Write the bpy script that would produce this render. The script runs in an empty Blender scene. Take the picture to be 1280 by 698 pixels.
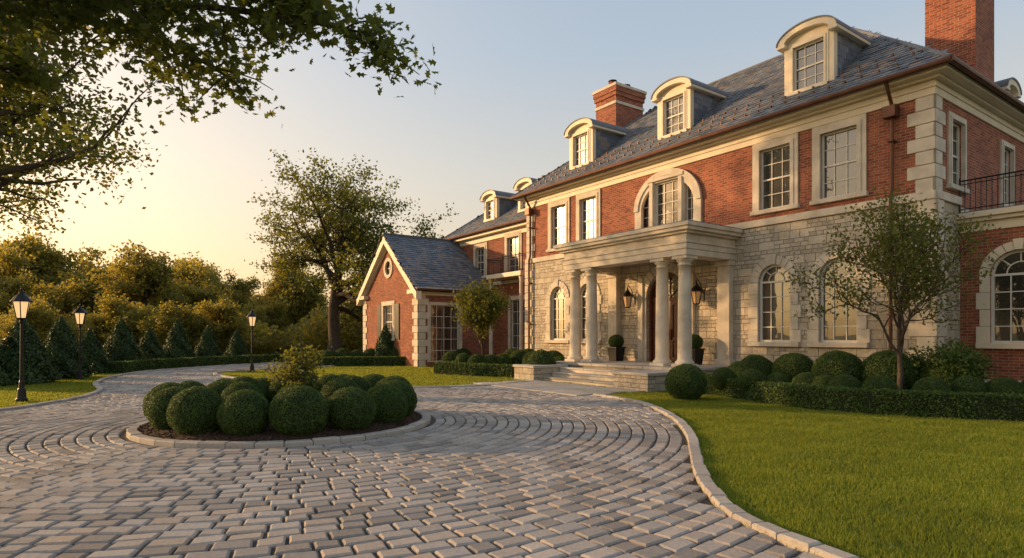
import bpy, math, random
import numpy as np
from mathutils import Vector, Matrix
from mathutils.geometry import tessellate_polygon
random.seed(7); R=np.random.default_rng(11)
scene=bpy.context.scene
SUN_AZ=Vector((-0.965,0.26)).normalized(); SUN_EL=math.radians(12)
# ------------------------------------------------------------------ node helpers
def newmat(name):
    m=bpy.data.materials.new(name); m.use_nodes=True
    nt=m.node_tree; nt.nodes.clear()
    out=nt.nodes.new('ShaderNodeOutputMaterial'); b=nt.nodes.new('ShaderNodeBsdfPrincipled')
    nt.links.new(b.outputs[0],out.inputs[0])
    return m,nt,b,out
def N(nt,t,**kw):
    n=nt.nodes.new(t)
    for k,v in kw.items():
        if k.startswith('i_'):
            n.inputs[int(k[2:])].default_value=v
        else: setattr(n,k,v)
    return n
def L(nt,a,b): nt.links.new(a,b)
def ramp(nt,fac,cols):
    r=N(nt,'ShaderNodeValToRGB'); e=r.color_ramp.elements
    while len(e)<len(cols): e.new(0.5)
    for i,(p,c) in enumerate(cols):
        e[i].position=p; e[i].color=(*c,1)
    L(nt,fac,r.inputs[0]); return r.outputs[0]
def noise(nt,vec,scale,detail=4,rough=.55,out=0):
    n=N(nt,'ShaderNodeTexNoise'); n.inputs['Scale'].default_value=scale
    n.inputs['Detail'].default_value=detail; n.inputs['Roughness'].default_value=rough
    if vec is not None: L(nt,vec,n.inputs['Vector'])
    return n.outputs[out]
def mixc(nt,fac,a,b,mode='MIX'):
    m=N(nt,'ShaderNodeMix',data_type='RGBA',blend_type=mode)
    if isinstance(fac,(int,float)): m.inputs[0].default_value=fac
    else: L(nt,fac,m.inputs[0])
    for s,v in ((6,a),(7,b)):
        if isinstance(v,tuple): m.inputs[s].default_value=(*v,1)
        else: L(nt,v,m.inputs[s])
    return m.outputs[2]
def math_(nt,op,a,b=None):
    m=N(nt,'ShaderNodeMath',operation=op)
    for i,v in enumerate((a,b)):
        if v is None: continue
        if isinstance(v,(int,float)): m.inputs[i].default_value=v
        else: L(nt,v,m.inputs[i])
    return m.outputs[0]
def bump(nt,b,h,strength=.5,dist=.02):
    n=N(nt,'ShaderNodeBump'); n.inputs['Strength'].default_value=strength; n.inputs['Distance'].default_value=dist
    L(nt,h,n.inputs['Height']); L(nt,n.outputs[0],b.inputs['Normal'])
def objco(nt): return N(nt,'ShaderNodeTexCoord').outputs['Object']
def wallvec(nt):
    tc=N(nt,'ShaderNodeTexCoord'); s=N(nt,'ShaderNodeSeparateXYZ'); L(nt,tc.outputs['Object'],s.inputs[0])
    n=N(nt,'ShaderNodeSeparateXYZ'); L(nt,tc.outputs['Normal'],n.inputs[0])
    g=math_(nt,'GREATER_THAN',math_(nt,'ABSOLUTE',n.outputs[0]),.7)
    m=N(nt,'ShaderNodeMix',data_type='FLOAT'); L(nt,g,m.inputs[0]); L(nt,s.outputs[0],m.inputs[2]); L(nt,s.outputs[1],m.inputs[3])
    c=N(nt,'ShaderNodeCombineXYZ'); L(nt,m.outputs[0],c.inputs[0]); L(nt,s.outputs[2],c.inputs[1])
    return c.outputs[0],tc.outputs['Object']
def M_brick():
    m,nt,b,o=newmat('red_brick'); v,oc=wallvec(nt)
    t=N(nt,'ShaderNodeTexBrick'); L(nt,v,t.inputs['Vector'])
    t.inputs['Color1'].default_value=(.42,.125,.055,1); t.inputs['Color2'].default_value=(.21,.052,.028,1); t.inputs['Mortar'].default_value=(.42,.33,.25,1)
    t.inputs['Scale'].default_value=1; t.inputs['Mortar Size'].default_value=.007; t.inputs['Mortar Smooth'].default_value=.2
    t.inputs['Brick Width'].default_value=.225; t.inputs['Row Height'].default_value=.078
    n1=noise(nt,oc,1.3,5); c=mixc(nt,.5,t.outputs[0],ramp(nt,n1,[(.3,(.55,.5,.5)),(.7,(1.15,1.1,1.05))]),'MULTIPLY')
    n2=noise(nt,oc,14,3); c=mixc(nt,.35,c,ramp(nt,n2,[(.35,(.6,.55,.55)),(.65,(1.2,1.15,1.1))]),'MULTIPLY')
    L(nt,c,b.inputs['Base Color']); b.inputs['Roughness'].default_value=.9
    h=math_(nt,'ADD',math_(nt,'MULTIPLY',math_(nt,'SUBTRACT',1.0,t.outputs[1]),1.0),math_(nt,'MULTIPLY',noise(nt,oc,40,3),.5))
    bump(nt,b,h,.7,.012); return m
def M_ashlar(c1=(.66,.59,.48),c2=(.44,.39,.31),w=.55,h=.26,name='rough_limestone'):
    m,nt,b,o=newmat(name); v,oc=wallvec(nt)
    dn=N(nt,'ShaderNodeTexNoise'); dn.inputs['Scale'].default_value=2.5; L(nt,oc,dn.inputs['Vector'])
    vm=N(nt,'ShaderNodeVectorMath',operation='MULTIPLY_ADD'); L(nt,dn.outputs[1],vm.inputs[0]); vm.inputs[1].default_value=(.05,.02,0); L(nt,v,vm.inputs[2])
    def br(wd,ht,off):
        t=N(nt,'ShaderNodeTexBrick'); L(nt,vm.outputs[0],t.inputs['Vector'])
        t.offset=off; t.squash=.62; t.squash_frequency=3; t.offset_frequency=2
        t.inputs['Color1'].default_value=(*c1,1); t.inputs['Color2'].default_value=(*c2,1); t.inputs['Mortar'].default_value=(.32,.275,.22,1)
        t.inputs['Scale'].default_value=1; t.inputs['Mortar Size'].default_value=.012; t.inputs['Mortar Smooth'].default_value=.5
        t.inputs['Brick Width'].default_value=wd; t.inputs['Row Height'].default_value=ht; return t
    A=br(w,h,.43); B=br(w*.62,h/2,.37)
    sn=N(nt,'ShaderNodeVectorMath',operation='SNAP'); L(nt,vm.outputs[0],sn.inputs[0]); sn.inputs[1].default_value=(1.1,h,1)
    wn=N(nt,'ShaderNodeTexWhiteNoise',noise_dimensions='2D'); L(nt,sn.outputs[0],wn.inputs['Vector'])
    g=math_(nt,'GREATER_THAN',wn.outputs[0],.6)
    c=mixc(nt,g,A.outputs[0],B.outputs[0])
    mf=N(nt,'ShaderNodeMix',data_type='FLOAT'); L(nt,g,mf.inputs[0]); L(nt,A.outputs[1],mf.inputs[2]); L(nt,B.outputs[1],mf.inputs[3])
    c=mixc(nt,.6,c,ramp(nt,noise(nt,oc,2.2,6),[(.3,(.78,.74,.68)),(.7,(1.1,1.09,1.06))]),'MULTIPLY')
    c=mixc(nt,.5,c,ramp(nt,noise(nt,oc,22,5),[(.3,(.68,.65,.61)),(.7,(1.12,1.12,1.1))]),'MULTIPLY')
    L(nt,c,b.inputs['Base Color']); b.inputs['Roughness'].default_value=.9
    hh=math_(nt,'ADD',math_(nt,'MULTIPLY',mf.outputs[0],-1.2),math_(nt,'MULTIPLY',noise(nt,oc,7,6,.65),1.6))
    bump(nt,b,hh,.9,.045); return m
def M_plain(name,col,rough=.7,var=.25,ns=3,metal=0,bs=.15,bd=.01,attr=None):
    m,nt,b,o=newmat(name); oc=objco(nt)
    c=mixc(nt,1.0,col,ramp(nt,noise(nt,oc,ns,6),[(.28,(1-var,1-var*1.05,1-var*1.1)),(.72,(1+var*.4,)*3)]),'MULTIPLY')
    L(nt,c,b.inputs['Base Color']); b.inputs['Roughness'].default_value=rough; b.inputs['Metallic'].default_value=metal
    bump(nt,b,noise(nt,oc,35,5),bs,bd); return m
def M_attr(name,cols,rough=.8,ns=8,bs=.5,bd=.006,stain=None,spec=.5):
    m,nt,b,o=newmat(name); oc=objco(nt)
    a=N(nt,'ShaderNodeAttribute',attribute_name='rnd')
    c=ramp(nt,a.outputs['Fac'],cols)
    c=mixc(nt,.6,c,ramp(nt,noise(nt,oc,ns*4,6,.7),[(.3,(.6,.6,.6)),(.7,(1.2,1.2,1.2))]),'MULTIPLY')
    c=mixc(nt,.7,c,ramp(nt,noise(nt,oc,.35,4),[(.3,(.72,.7,.68)),(.7,(1.12,1.12,1.12))]),'MULTIPLY')
    L(nt,c,b.inputs['Base Color']); b.inputs['Roughness'].default_value=rough; b.inputs['Specular IOR Level'].default_value=spec
    bump(nt,b,noise(nt,oc,ns*7,6,.7),bs,bd); return m
def M_leaf(name,cols,trans=(.22,.26,.04),tf=.35,ns=.5,nv=((.6,.65,.6),(1.3,1.2,1.0))):
    m,nt,b,o=newmat(name); oc=objco(nt)
    a=N(nt,'ShaderNodeAttribute',attribute_name='rnd')
    c=ramp(nt,a.outputs['Fac'],cols)
    c=mixc(nt,.6,c,ramp(nt,noise(nt,oc,ns,3),[(.35,nv[0]),(.65,nv[1])]),'MULTIPLY')
    L(nt,c,b.inputs['Base Color']); b.inputs['Roughness'].default_value=.55; b.inputs['Specular IOR Level'].default_value=.35
    t=N(nt,'ShaderNodeBsdfTranslucent'); t.inputs[0].default_value=(*trans,1)
    mx=N(nt,'ShaderNodeMixShader'); mx.inputs[0].default_value=tf
    L(nt,b.outputs[0],mx.inputs[1]); L(nt,t.outputs[0],mx.inputs[2]); L(nt,mx.outputs[0],o.inputs[0]); return m
def M_glass():
    m,nt,b,o=newmat('window_glass'); oc=objco(nt)
    c=ramp(nt,noise(nt,oc,.9,3),[(.35,(.010,.012,.014)),(.6,(.035,.032,.028)),(.8,(.10,.08,.06))])
    L(nt,c,b.inputs['Base Color']); b.inputs['Roughness'].default_value=.25
    g=N(nt,'ShaderNodeBsdfGlossy'); g.inputs['Roughness'].default_value=.015; g.inputs[0].default_value=(.9,.93,1,1)
    bn=N(nt,'ShaderNodeBump'); bn.inputs['Strength'].default_value=.3; bn.inputs['Distance'].default_value=.012
    L(nt,noise(nt,oc,2.2,1),bn.inputs['Height']); L(nt,bn.outputs[0],g.inputs['Normal'])
    mx=N(nt,'ShaderNodeMixShader'); mx.inputs[0].default_value=.12
    L(nt,b.outputs[0],mx.inputs[1]); L(nt,g.outputs[0],mx.inputs[2]); L(nt,mx.outputs[0],o.inputs[0]); return m
def M_emit(name,col,s):
    m,nt,b,o=newmat(name); b.inputs['Base Color'].default_value=(*col,1)
    b.inputs['Emission Color'].default_value=(*col,1); b.inputs['Emission Strength'].default_value=s
    n=noise(nt,objco(nt),9,2); L(nt,ramp(nt,n,[(.2,tuple(x*.8 for x in col)),(.8,col)]),b.inputs['Base Color']); return m
MT={}
MT['brick']=M_brick(); MT['ashlar']=M_ashlar()
MT['trim']=M_plain('cream_limestone_trim',(.64,.57,.46),.75,.28,2.2,bs=.3)
MT['cream']=M_plain('cream_paint',(.72,.63,.47),.55,.14,1.5,bs=.05)
MT['white']=M_plain('white_window_paint',(.70,.66,.57),.45,.1,4,bs=.05)
MT['glass']=M_glass()
MT['copper']=M_plain('aged_copper',(.13,.058,.035),.5,.4,3,metal=.5)
MT['iron']=M_plain('black_iron',(.012,.012,.013),.4,.3,5,metal=.3)
MT['wood']=M_plain('mahogany_door',(.13,.042,.02),.35,.4,5)
MT['lead']=M_plain('lead_cladding',(.15,.165,.19),.6,.3,4)
MT['dark']=M_plain('dark_void',(.02,.02,.02),.8,.2,4)
MT['slate']=M_attr('slate_tiles',[(0,(.10,.125,.16)),(.45,(.16,.185,.225)),(.8,(.21,.225,.25)),(1,(.28,.21,.165))],.6,6,.5,.004)
MT['sett']=M_attr('granite_setts',[(0,(.24,.22,.20)),(.4,(.36,.33,.30)),(.75,(.46,.425,.39)),(1,(.43,.355,.29))],.75,7,.9,.01)
MT['kerb']=M_attr('granite_kerb',[(0,(.38,.34,.30)),(1,(.50,.46,.40))],.75,6,.7,.008)
MT['paving']=M_attr('limestone_slabs',[(0,(.40,.37,.33)),(1,(.50,.47,.42))],.7,5,.4,.004)
MT['bark']=M_plain('bark',(.085,.062,.042),.9,.5,6,bs=.9,bd=.04)
MT['box']=M_leaf('boxwood_leaves',[(0,(.025,.058,.012)),(.5,(.058,.115,.02)),(1,(.12,.185,.035))],(.14,.20,.03),.24,2)
MT['oak']=M_leaf('oak_leaves',[(0,(.03,.055,.012)),(.5,(.06,.095,.018)),(.9,(.09,.12,.025)),(1,(.17,.14,.03))],(.30,.29,.035),.40,.3)
MT['maple']=M_leaf('maple_leaves',[(0,(.022,.045,.01)),(.5,(.045,.08,.014)),(.92,(.07,.10,.018)),(1,(.16,.13,.03))],(.24,.26,.03),.40,.5)
MT['bg']=M_leaf('woodland_leaves',[(0,(.05,.07,.018)),(.5,(.10,.115,.026)),(1,(.19,.16,.04))],(.55,.44,.06),.45,.12,((.5,.55,.5),(1.5,1.35,1.0)))
MT['con']=M_leaf('conifer_needles',[(0,(.018,.045,.016)),(.5,(.04,.085,.028)),(1,(.08,.13,.04))],(.08,.12,.03),.2,1)
MT['grassb']=M_leaf('grass_blades',[(0,(.07,.125,.014)),(.5,(.125,.20,.022)),(.9,(.20,.24,.032)),(1,(.26,.22,.06))],(.46,.48,.04),.42,.7,((.5,.55,.55),(1.35,1.25,1.0)))
def M_ground():
    m,nt,b,o=newmat('grass_ground'); oc=objco(nt)
    c=ramp(nt,noise(nt,oc,.5,8,.65),[(.3,(.05,.085,.013)),(.7,(.10,.14,.022))])
    c=mixc(nt,.5,c,ramp(nt,noise(nt,oc,30,4),[(.3,(.5,.5,.5)),(.7,(1.2,1.2,1.1))]),'MULTIPLY')
    L(nt,c,b.inputs['Base Color']); b.inputs['Roughness'].default_value=.95; bump(nt,b,noise(nt,oc,60,4),1,.03); return m
MT['ground']=M_ground()
MT['mulch']=M_plain('bark_mulch',(.06,.032,.018),.95,.6,25,bs=1,bd=.04)
MT['mulchchip']=M_attr('mulch_chips',[(0,(.03,.016,.01)),(.6,(.075,.038,.02)),(1,(.13,.07,.04))],.95)
MT['joint']=M_plain('jointing_sand',(.085,.07,.055),.95,.4,12,bs=.6)
MT['lampglow']=M_emit('lamp_glow',(1,.55,.2),9)
MT['lampglass']=M_emit('lamp_glass_pane',(1,.62,.28),.8)
# ------------------------------------------------------------------ mesh helpers
def link(ob,parent=None):
    scene.collection.objects.link(ob)
    if parent: ob.parent=parent
    return ob
def empty(name,loc=(0,0,0),rz=0):
    e=bpy.data.objects.new(name,None); e.location=loc; e.rotation_euler=(0,0,rz); e.empty_display_size=.3
    return link(e)
class MB:
    def __init__(s): s.v=[]; s.f=[]; s.r=[]; s.fr=((0,0,0),(1,0,0),(0,-1,0))
    def frame(s,o=(0,0,0),ax=(1,0,0),out=(0,-1,0)): s.fr=(tuple(o),tuple(ax),tuple(out)); return s
    def P(s,a,d,z):
        o,ax,out=s.fr; a=float(a); d=float(d); return (o[0]+a*ax[0]+d*out[0],o[1]+a*ax[1]+d*out[1],o[2]+float(z))
    def add(s,vs,fs,r=None):
        b=len(s.v); s.v+=vs; r=random.random() if r is None else r
        for f in fs: s.f.append([b+i for i in f]); s.r.append(r)
    def hexa(s,p,r=None): s.add(p,[(0,1,2,3),(4,7,6,5),(0,4,5,1),(1,5,6,2),(2,6,7,3),(3,7,4,0)],r)
    def bx(s,a0,a1,d0,d1,z0,z1,r=None):
        s.hexa([s.P(a0,d0,z0),s.P(a1,d0,z0),s.P(a1,d1,z0),s.P(a0,d1,z0),s.P(a0,d0,z1),s.P(a1,d0,z1),s.P(a1,d1,z1),s.P(a0,d1,z1)],r)
    def xyz(s,x0,x1,y0,y1,z0,z1,r=None):
        s.hexa([(x0,y0,z0),(x1,y0,z0),(x1,y1,z0),(x0,y1,z0),(x0,y0,z1),(x1,y0,z1),(x1,y1,z1),(x0,y1,z1)],r)
    def plate(s,outer,holes,d0,d1,sides=True,back=False):
        loops=[outer]+holes; flat=[p for l in loops for p in l]
        tr=tessellate_polygon([[Vector((float(a),float(z),0)) for a,z in l] for l in loops])
        b=len(s.v); s.v+=[s.P(a,d1,z) for a,z in flat]; r=random.random()
        for t in tr: s.f.append([b+i for i in t]); s.r.append(r)
        for li,l in enumerate(loops):
            n=len(l)
            if li>0 or sides:
                b2=len(s.v); s.v+=[s.P(a,d1,z) for a,z in l]+[s.P(a,d0,z) for a,z in l]
                for i in range(n):
                    j=(i+1)%n; s.f.append([b2+i,b2+j,b2+n+j,b2+n+i]); s.r.append(r)
    def tube(s,pts,rads,n=8,cap=True):
        pts=[Vector(p) for p in pts]; b=len(s.v); up=Vector((0,0,1)); prev=None
        for i,p in enumerate(pts):
            t=(pts[min(i+1,len(pts)-1)]-pts[max(i-1,0)]).normalized()
            if prev is None: x=t.cross(up if abs(t.z)<.9 else Vector((1,0,0))).normalized()
            else: x=(prev-t*prev.dot(t)).normalized()
            prev=x; y=t.cross(x); r=rads[i] if hasattr(rads,'__len__') else rads
            for k in range(n):
                a=2*math.pi*k/n; s.v.append(tuple(p+x*math.cos(a)*r+y*math.sin(a)*r))
        rr=random.random()
        for i in range(len(pts)-1):
            for k in range(n):
                k2=(k+1)%n; s.f.append([b+i*n+k,b+i*n+k2,b+(i+1)*n+k2,b+(i+1)*n+k]); s.r.append(rr)
        if cap:
            s.f.append([b+k for k in range(n)]); s.f.append([b+(len(pts)-1)*n+k for k in range(n)]); s.r+=[rr,rr]
    def lathe(s,c,prof,n=24,rot=0):
        b=len(s.v); r=random.random()
        for rad,z in prof:
            for k in range(n):
                a=rot+2*math.pi*k/n; s.v.append((float(c[0]+math.cos(a)*rad),float(c[1]+math.sin(a)*rad),float(c[2]+z)))
        for i in range(len(prof)-1):
            for k in range(n):
                k2=(k+1)%n; s.f.append([b+i*n+k,b+i*n+k2,b+(i+1)*n+k2,b+(i+1)*n+k]); s.r.append(r)
        s.f.append([b+k for k in range(n)]); s.f.append([b+(len(prof)-1)*n+k for k in range(n)]); s.r+=[r,r]
    def obj(s,name,mat,parent=None,bevel=0,smooth=False):
        me=bpy.data.meshes.new(name); me.from_pydata(s.v,[],s.f)
        at=me.attributes.new('rnd','FLOAT','FACE'); at.data.foreach_set('value',s.r)
        me.materials.append(mat)
        if smooth:
            me.polygons.foreach_set('use_smooth',[True]*len(me.polygons))
        ob=bpy.data.objects.new(name,me); link(ob,parent)
        if bevel:
            md=ob.modifiers.new('bevel','BEVEL'); md.width=bevel; md.segments=1; md.limit_method='ANGLE'
        return ob
def npmesh(name,verts,nper,mat,rnd,parent=None):
    me=bpy.data.meshes.new(name); M=len(verts)//nper
    me.vertices.add(len(verts)); me.vertices.foreach_set('co',verts.astype(np.float32).ravel())
    me.loops.add(len(verts)); me.loops.foreach_set('vertex_index',np.arange(len(verts),dtype=np.int32))
    me.polygons.add(M); me.polygons.foreach_set('loop_start',np.arange(0,len(verts),nper,dtype=np.int32))
    me.update(calc_edges=True)
    at=me.attributes.new('rnd','FLOAT','FACE'); at.data.foreach_set('value',rnd.astype(np.float32))
    me.materials.append(mat); return me
def unit(v): return v/np.maximum(np.linalg.norm(v,axis=1,keepdims=True),1e-9)
def leaf_verts(C,size,nrm=None,spread=1.0,aspect=.55,lobed=False,rng=R):
    n=len(C); nn=rng.normal(size=(n,3))*spread
    if nrm is not None: nn=nn+nrm
    nn=unit(nn); t=unit(np.cross(nn,rng.normal(size=(n,3)))); b=np.cross(nn,t)
    s=(size*(.7+.6*rng.random((n,1))))
    if not lobed: shp=[(-.5,0),(0,-.5*aspect),(.5,0),(0,.5*aspect)]
    else: shp=[(-.5,0),(-.2,-.4),(-.08,-.16),(.2,-.36),(.2,-.12),(.55,0),(.2,.12),(.2,.36),(-.08,.16),(-.2,.4)]
    V=np.stack([C+t*s*a+b*s*c+nn*s*(-.25*(abs(c))) for a,c in shp],1).reshape(-1,3)
    return V,len(shp)
def inpoly(px,py,poly):
    res=np.zeros(len(px),bool); n=len(poly)
    for i in range(n):
        x1,y1=poly[i]; x2,y2=poly[(i+1)%n]
        if y1==y2: continue
        c=((y1>py)!=(y2>py))&(px<(x2-x1)*(py-y1)/(y2-y1)+x1); res^=c
    return res
def catmull(pts,k=6,closed=False):
    out=[]; n=len(pts)
    for i in range(n if closed else n-1):
        g=lambda j: Vector(pts[j%n] if closed else pts[min(max(j,0),n-1)])
        p0,p1,p2,p3=g(i-1),g(i),g(i+1),g(i+2)
        for j in range(k):
            t=j/k; out.append(tuple(.5*((2*p1)+(p2-p0)*t+(2*p0-5*p1+4*p2-p3)*t*t+(3*p1-p0-3*p2+p3)*t**3)))
    if not closed: out.append(tuple(pts[-1]))
    return out
# ------------------------------------------------------------------ ground
gm=MB(); 
G=[(-700,-200),(700,-200),(700,900),(-700,900)]
gm.add([(x,y,0) for x,y in G],[(0,1,2,3)]); gm.obj('grass_ground',MT['ground'])
right=catmull([(7,-1.5),(5.2,1.6),(3.5,2.9),(2.62,3.8),(2.25,4.51),(2.03,5.06),(1.95,5.75),(2.1,6.97),(2.44,8.36),(2.85,10.03),(3.12,12.0),(3.1,14.2),(2.7,15.6),(2.2,16.6)],5)
mid=catmull([(.6,21.3),(-.2,20.3),(-1.2,19.5),(-3,18.9),(-6.1,19.3),(-8.8,21.3),(-11.3,23.9),(-12.8,26.0),(-12.9,27.2),(-12.2,28.8),(-10.3,31.2),(-9.3,34),(-9.6,36.5)],5)
left=catmull([(-13.2,37.5),(-15.2,33.9),(-16.5,28.5),(-15.9,24.6),(-14.2,20.9),(-12.3,18.3),(-11.3,16.1),(-11.0,14.2),(-11.1,12.6),(-12,9),(-14,4),(-16,-1.5)],5)
drive=right+mid+left
dm=MB(); tr=tessellate_polygon([[Vector((x,y,0)) for x,y in drive]])
dm.v=[(x,y,.005) for x,y in drive]; dm.f=[list(t) for t in tr]; dm.r=[.5]*len(tr)
DR=empty('driveway'); dm.obj('joint_bed',MT['joint'],DR)
IC=np.array([-4.15,11.4]); IR=2.65
# setts
vs=[];rn=[]
r=IR+.04; k=0
while r<34:
    dr=.195*(1+.06*random.random()); n=int(2*math.pi*r/.275); off=random.random()*6
    th=(np.arange(n)+off)/n*2*math.pi; jit=(R.random(n+1)-.5)*.3*2*math.pi/n; jit[-1]=jit[0]
    e0=th+jit[:-1]; e1=np.roll(e0,-1); e1=np.where(e1<e0-1,e1+2*math.pi,e1); e1[-1]=e0[0]+2*math.pi
    tc_=(e0+e1)/2; rc=r+dr/2
    cx=IC[0]+rc*np.cos(tc_); cy=IC[1]+rc*np.sin(tc_)
    ok=inpoly(cx,cy,drive)&(cy>-1)
    e0=e0[ok];e1=e1[ok];m=len(e0)
    if m:
        g=.008; ch=.016
        ga=g/rc; ca=ch/rc; h=.027+R.random(m)*.009
        tx=(R.random(m)-.5)*.008; ty=(R.random(m)-.5)*.008
        def pt(rr,tt,z): return np.stack([IC[0]+rr*np.cos(tt),IC[1]+rr*np.sin(tt),z],1)
        z0=np.full(m,.004)
        rj=[g+R.random(m)*.009 for _ in range(4)]; aj=[ga+R.random(m)*.010/rc for _ in range(4)]
        cr=[(r+rj[0],e0+aj[0]),(r+dr-rj[1],e0+aj[1]),(r+dr-rj[2],e1-aj[2]),(r+rj[3],e1-aj[3])]
        sg=[(1,1),(-1,1),(-1,-1),(1,-1)]
        zt=[h+tx+ty,h-tx+ty,h-tx-ty,h+tx-ty]
        B=[pt(a_,b_,z0) for a_,b_ in cr]
        Mm=[pt(a_,b_,zt[i]-.014) for i,(a_,b_) in enumerate(cr)]
        T=[pt(a_+sg[i][0]*ch,b_+sg[i][1]*ca,zt[i]) for i,(a_,b_) in enumerate(cr)]
        q=[np.stack(T,1)]
        for i in range(4):
            j=(i+1)%4; q.append(np.stack([Mm[i],Mm[j],T[j],T[i]],1)); q.append(np.stack([B[i],B[j],Mm[j],Mm[i]],1))
        Q=np.stack(q,1)
        vs.append(Q.reshape(-1,3)); rr=R.random(m); rn.append(np.repeat(rr,9))
    r+=dr
me=npmesh('setts',np.concatenate(vs),4,MT['sett'],np.concatenate(rn)); link(bpy.data.objects.new('setts',me),DR)
def kerb_along(name,pts,w=.16,h=.075,ln=.42,side=1,parent=None,closed=False,mat='kerb'):
    mb=MB(); P=[Vector(p) for p in pts]
    if closed: P.append(P[0])
    d=[0]
    for i in range(1,len(P)): d.append(d[-1]+(P[i]-P[i-1]).length)
    tot=d[-1]; n=max(1,int(tot/ln))
    def at(s):
        s=min(max(s,0),tot-1e-6)
        for i in range(1,len(d)):
            if s<=d[i]: break
        t=(s-d[i-1])/max(d[i]-d[i-1],1e-9); p=P[i-1].lerp(P[i],t); q=(P[i]-P[i-1]).normalized(); return p,Vector((q.y,-q.x))*side
    for i in range(n):
        a,na=at(i*tot/n+.006); b,nb=at((i+1)*tot/n-.006); hh=h+random.uniform(-.008,.008); c=.016
        w_=w*random.uniform(.93,1.05)
        lo=[a,b,b+nb*w_,a+na*w_]
        dirv=(b-a).normalized()
        hi=[a+dirv*c+na*c,b-dirv*c+nb*c,b-dirv*c+nb*(w_-c),a+dirv*c+na*(w_-c)]
        vsx=[(p.x,p.y,0) for p in lo]+[(p.x,p.y,hh-c) for p in lo]+[(p.x,p.y,hh) for p in hi]
        fs=[(8,9,10,11)]
        for q in range(4):
            q2=(q+1)%4; fs+=[(q,q2,4+q2,4+q),(4+q,4+q2,8+q2,8+q)]
        mb.add(vsx,fs)
    return mb.obj(name,MT[mat],parent)
kerb_along('kerb_right',right,parent=DR,side=1,ln=.3)
kerb_along('kerb_mid',mid,parent=DR,side=1)
kerb_along('kerb_left',left,parent=DR,side=1)
# island
ISL=empty('planting_island',(IC[0],IC[1],0))
circ=[(math.cos(-a)*IR,math.sin(-a)*IR) for a in np.linspace(0,2*math.pi,97)[:-1]]
kerb_along('island_kerb',[(x*.985,y*.985) for x,y in circ],w=.17,h=.095,ln=.4,side=1,parent=ISL,closed=True)
mb=MB(); prof=[(IR-.15,.05),(2.2,.13),(1.5,.19),(.7,.23),(.01,.25)]; mb.lathe((0,0,0),prof,64); mb.obj('mulch_bed',MT['mulch'],ISL)
n=9000; a=R.random(n)*6.283; rr=np.sqrt(R.random(n))*2.45; z=np.interp(rr,[0,.7,1.5,2.2,2.5],[.25,.23,.19,.13,.06])+.006
C=np.stack([rr*np.cos(a),rr*np.sin(a),z],1); V,k=leaf_verts(C,.055,np.array([[0,0,1.]]),.5,.4)
link(bpy.data.objects.new('mulch_chips',npmesh('mulch_chips',V,k,MT['mulchchip'],R.random(n))),ISL)
# ------------------------------------------------------------------ boxwood
def noise3(p,seed=0):
    a=np.random.default_rng(seed).normal(size=(6,3))*3.0; ph=np.random.default_rng(seed+1).random(6)*6
    return sum(np.sin(p@a[i]+ph[i]) for i in range(6))/6
def ball_mesh(seed,n=9000,leaf=.045):
    rg=np.random.default_rng(seed); d=unit(rg.normal(size=(n,3)))
    rad=1+.05*noise3(d*2.2,seed)-.08*rg.random(n)**2+.02*rg.random(n); rad=rad[:,None]
    C=d*rad; C[:,2]*=.94; ok=C[:,2]>-.86; C=C[ok]; d=d[ok]
    V,k=leaf_verts(C,leaf,d*1.0,.85,.6,rng=rg)
    lo=np.clip(.6*rg.random(len(C))+.4*(.5+.8*noise3(d*6,seed+9)),0,1); me=npmesh('boxwood_foliage',V,k,MT['box'],lo)
    return me
core=MB(); 
prof=[(.02,-.86)]+[(.92*math.cos(a),.87*math.sin(a)) for a in np.linspace(-1.15,1.54,14)]; core.lathe((0,0,0),prof,24)
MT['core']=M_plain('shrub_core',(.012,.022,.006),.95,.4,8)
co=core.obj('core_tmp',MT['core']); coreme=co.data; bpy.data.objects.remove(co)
BM=[ball_mesh(s,n=14000,leaf=.058) for s in (1,2,3)]
BMf=[ball_mesh(s,n=6000,leaf=.09) for s in (4,5)]
def ball(x,y,r,z=0,far=False,parent=None,name='boxwood_ball'):
    e=bpy.data.objects.new(name,random.choice(BMf if far else BM)); link(e,parent); e.location=(x,y,z+r*.84); 
    e.rotation_euler=(random.uniform(-.06,.06),random.uniform(-.06,.06),random.random()*6.3); e.scale=(r*random.uniform(.94,1.06),r*random.uniform(.94,1.06),r*random.uniform(.94,1.05))
    c=bpy.data.objects.new('core',coreme); link(c,e); return e
for i in range(15):
    a=i/15*2*math.pi+.1; rr=1.98+random.uniform(-.04,.04); s=random.uniform(.38,.43)
    ball(IC[0]+rr*math.cos(a),IC[1]+rr*math.sin(a),s,.09)
for i in range(8):
    a=i/8*2*math.pi+.4; ball(IC[0]+1.15*math.cos(a),IC[1]+1.15*math.sin(a),random.uniform(.34,.38),.22)
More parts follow.
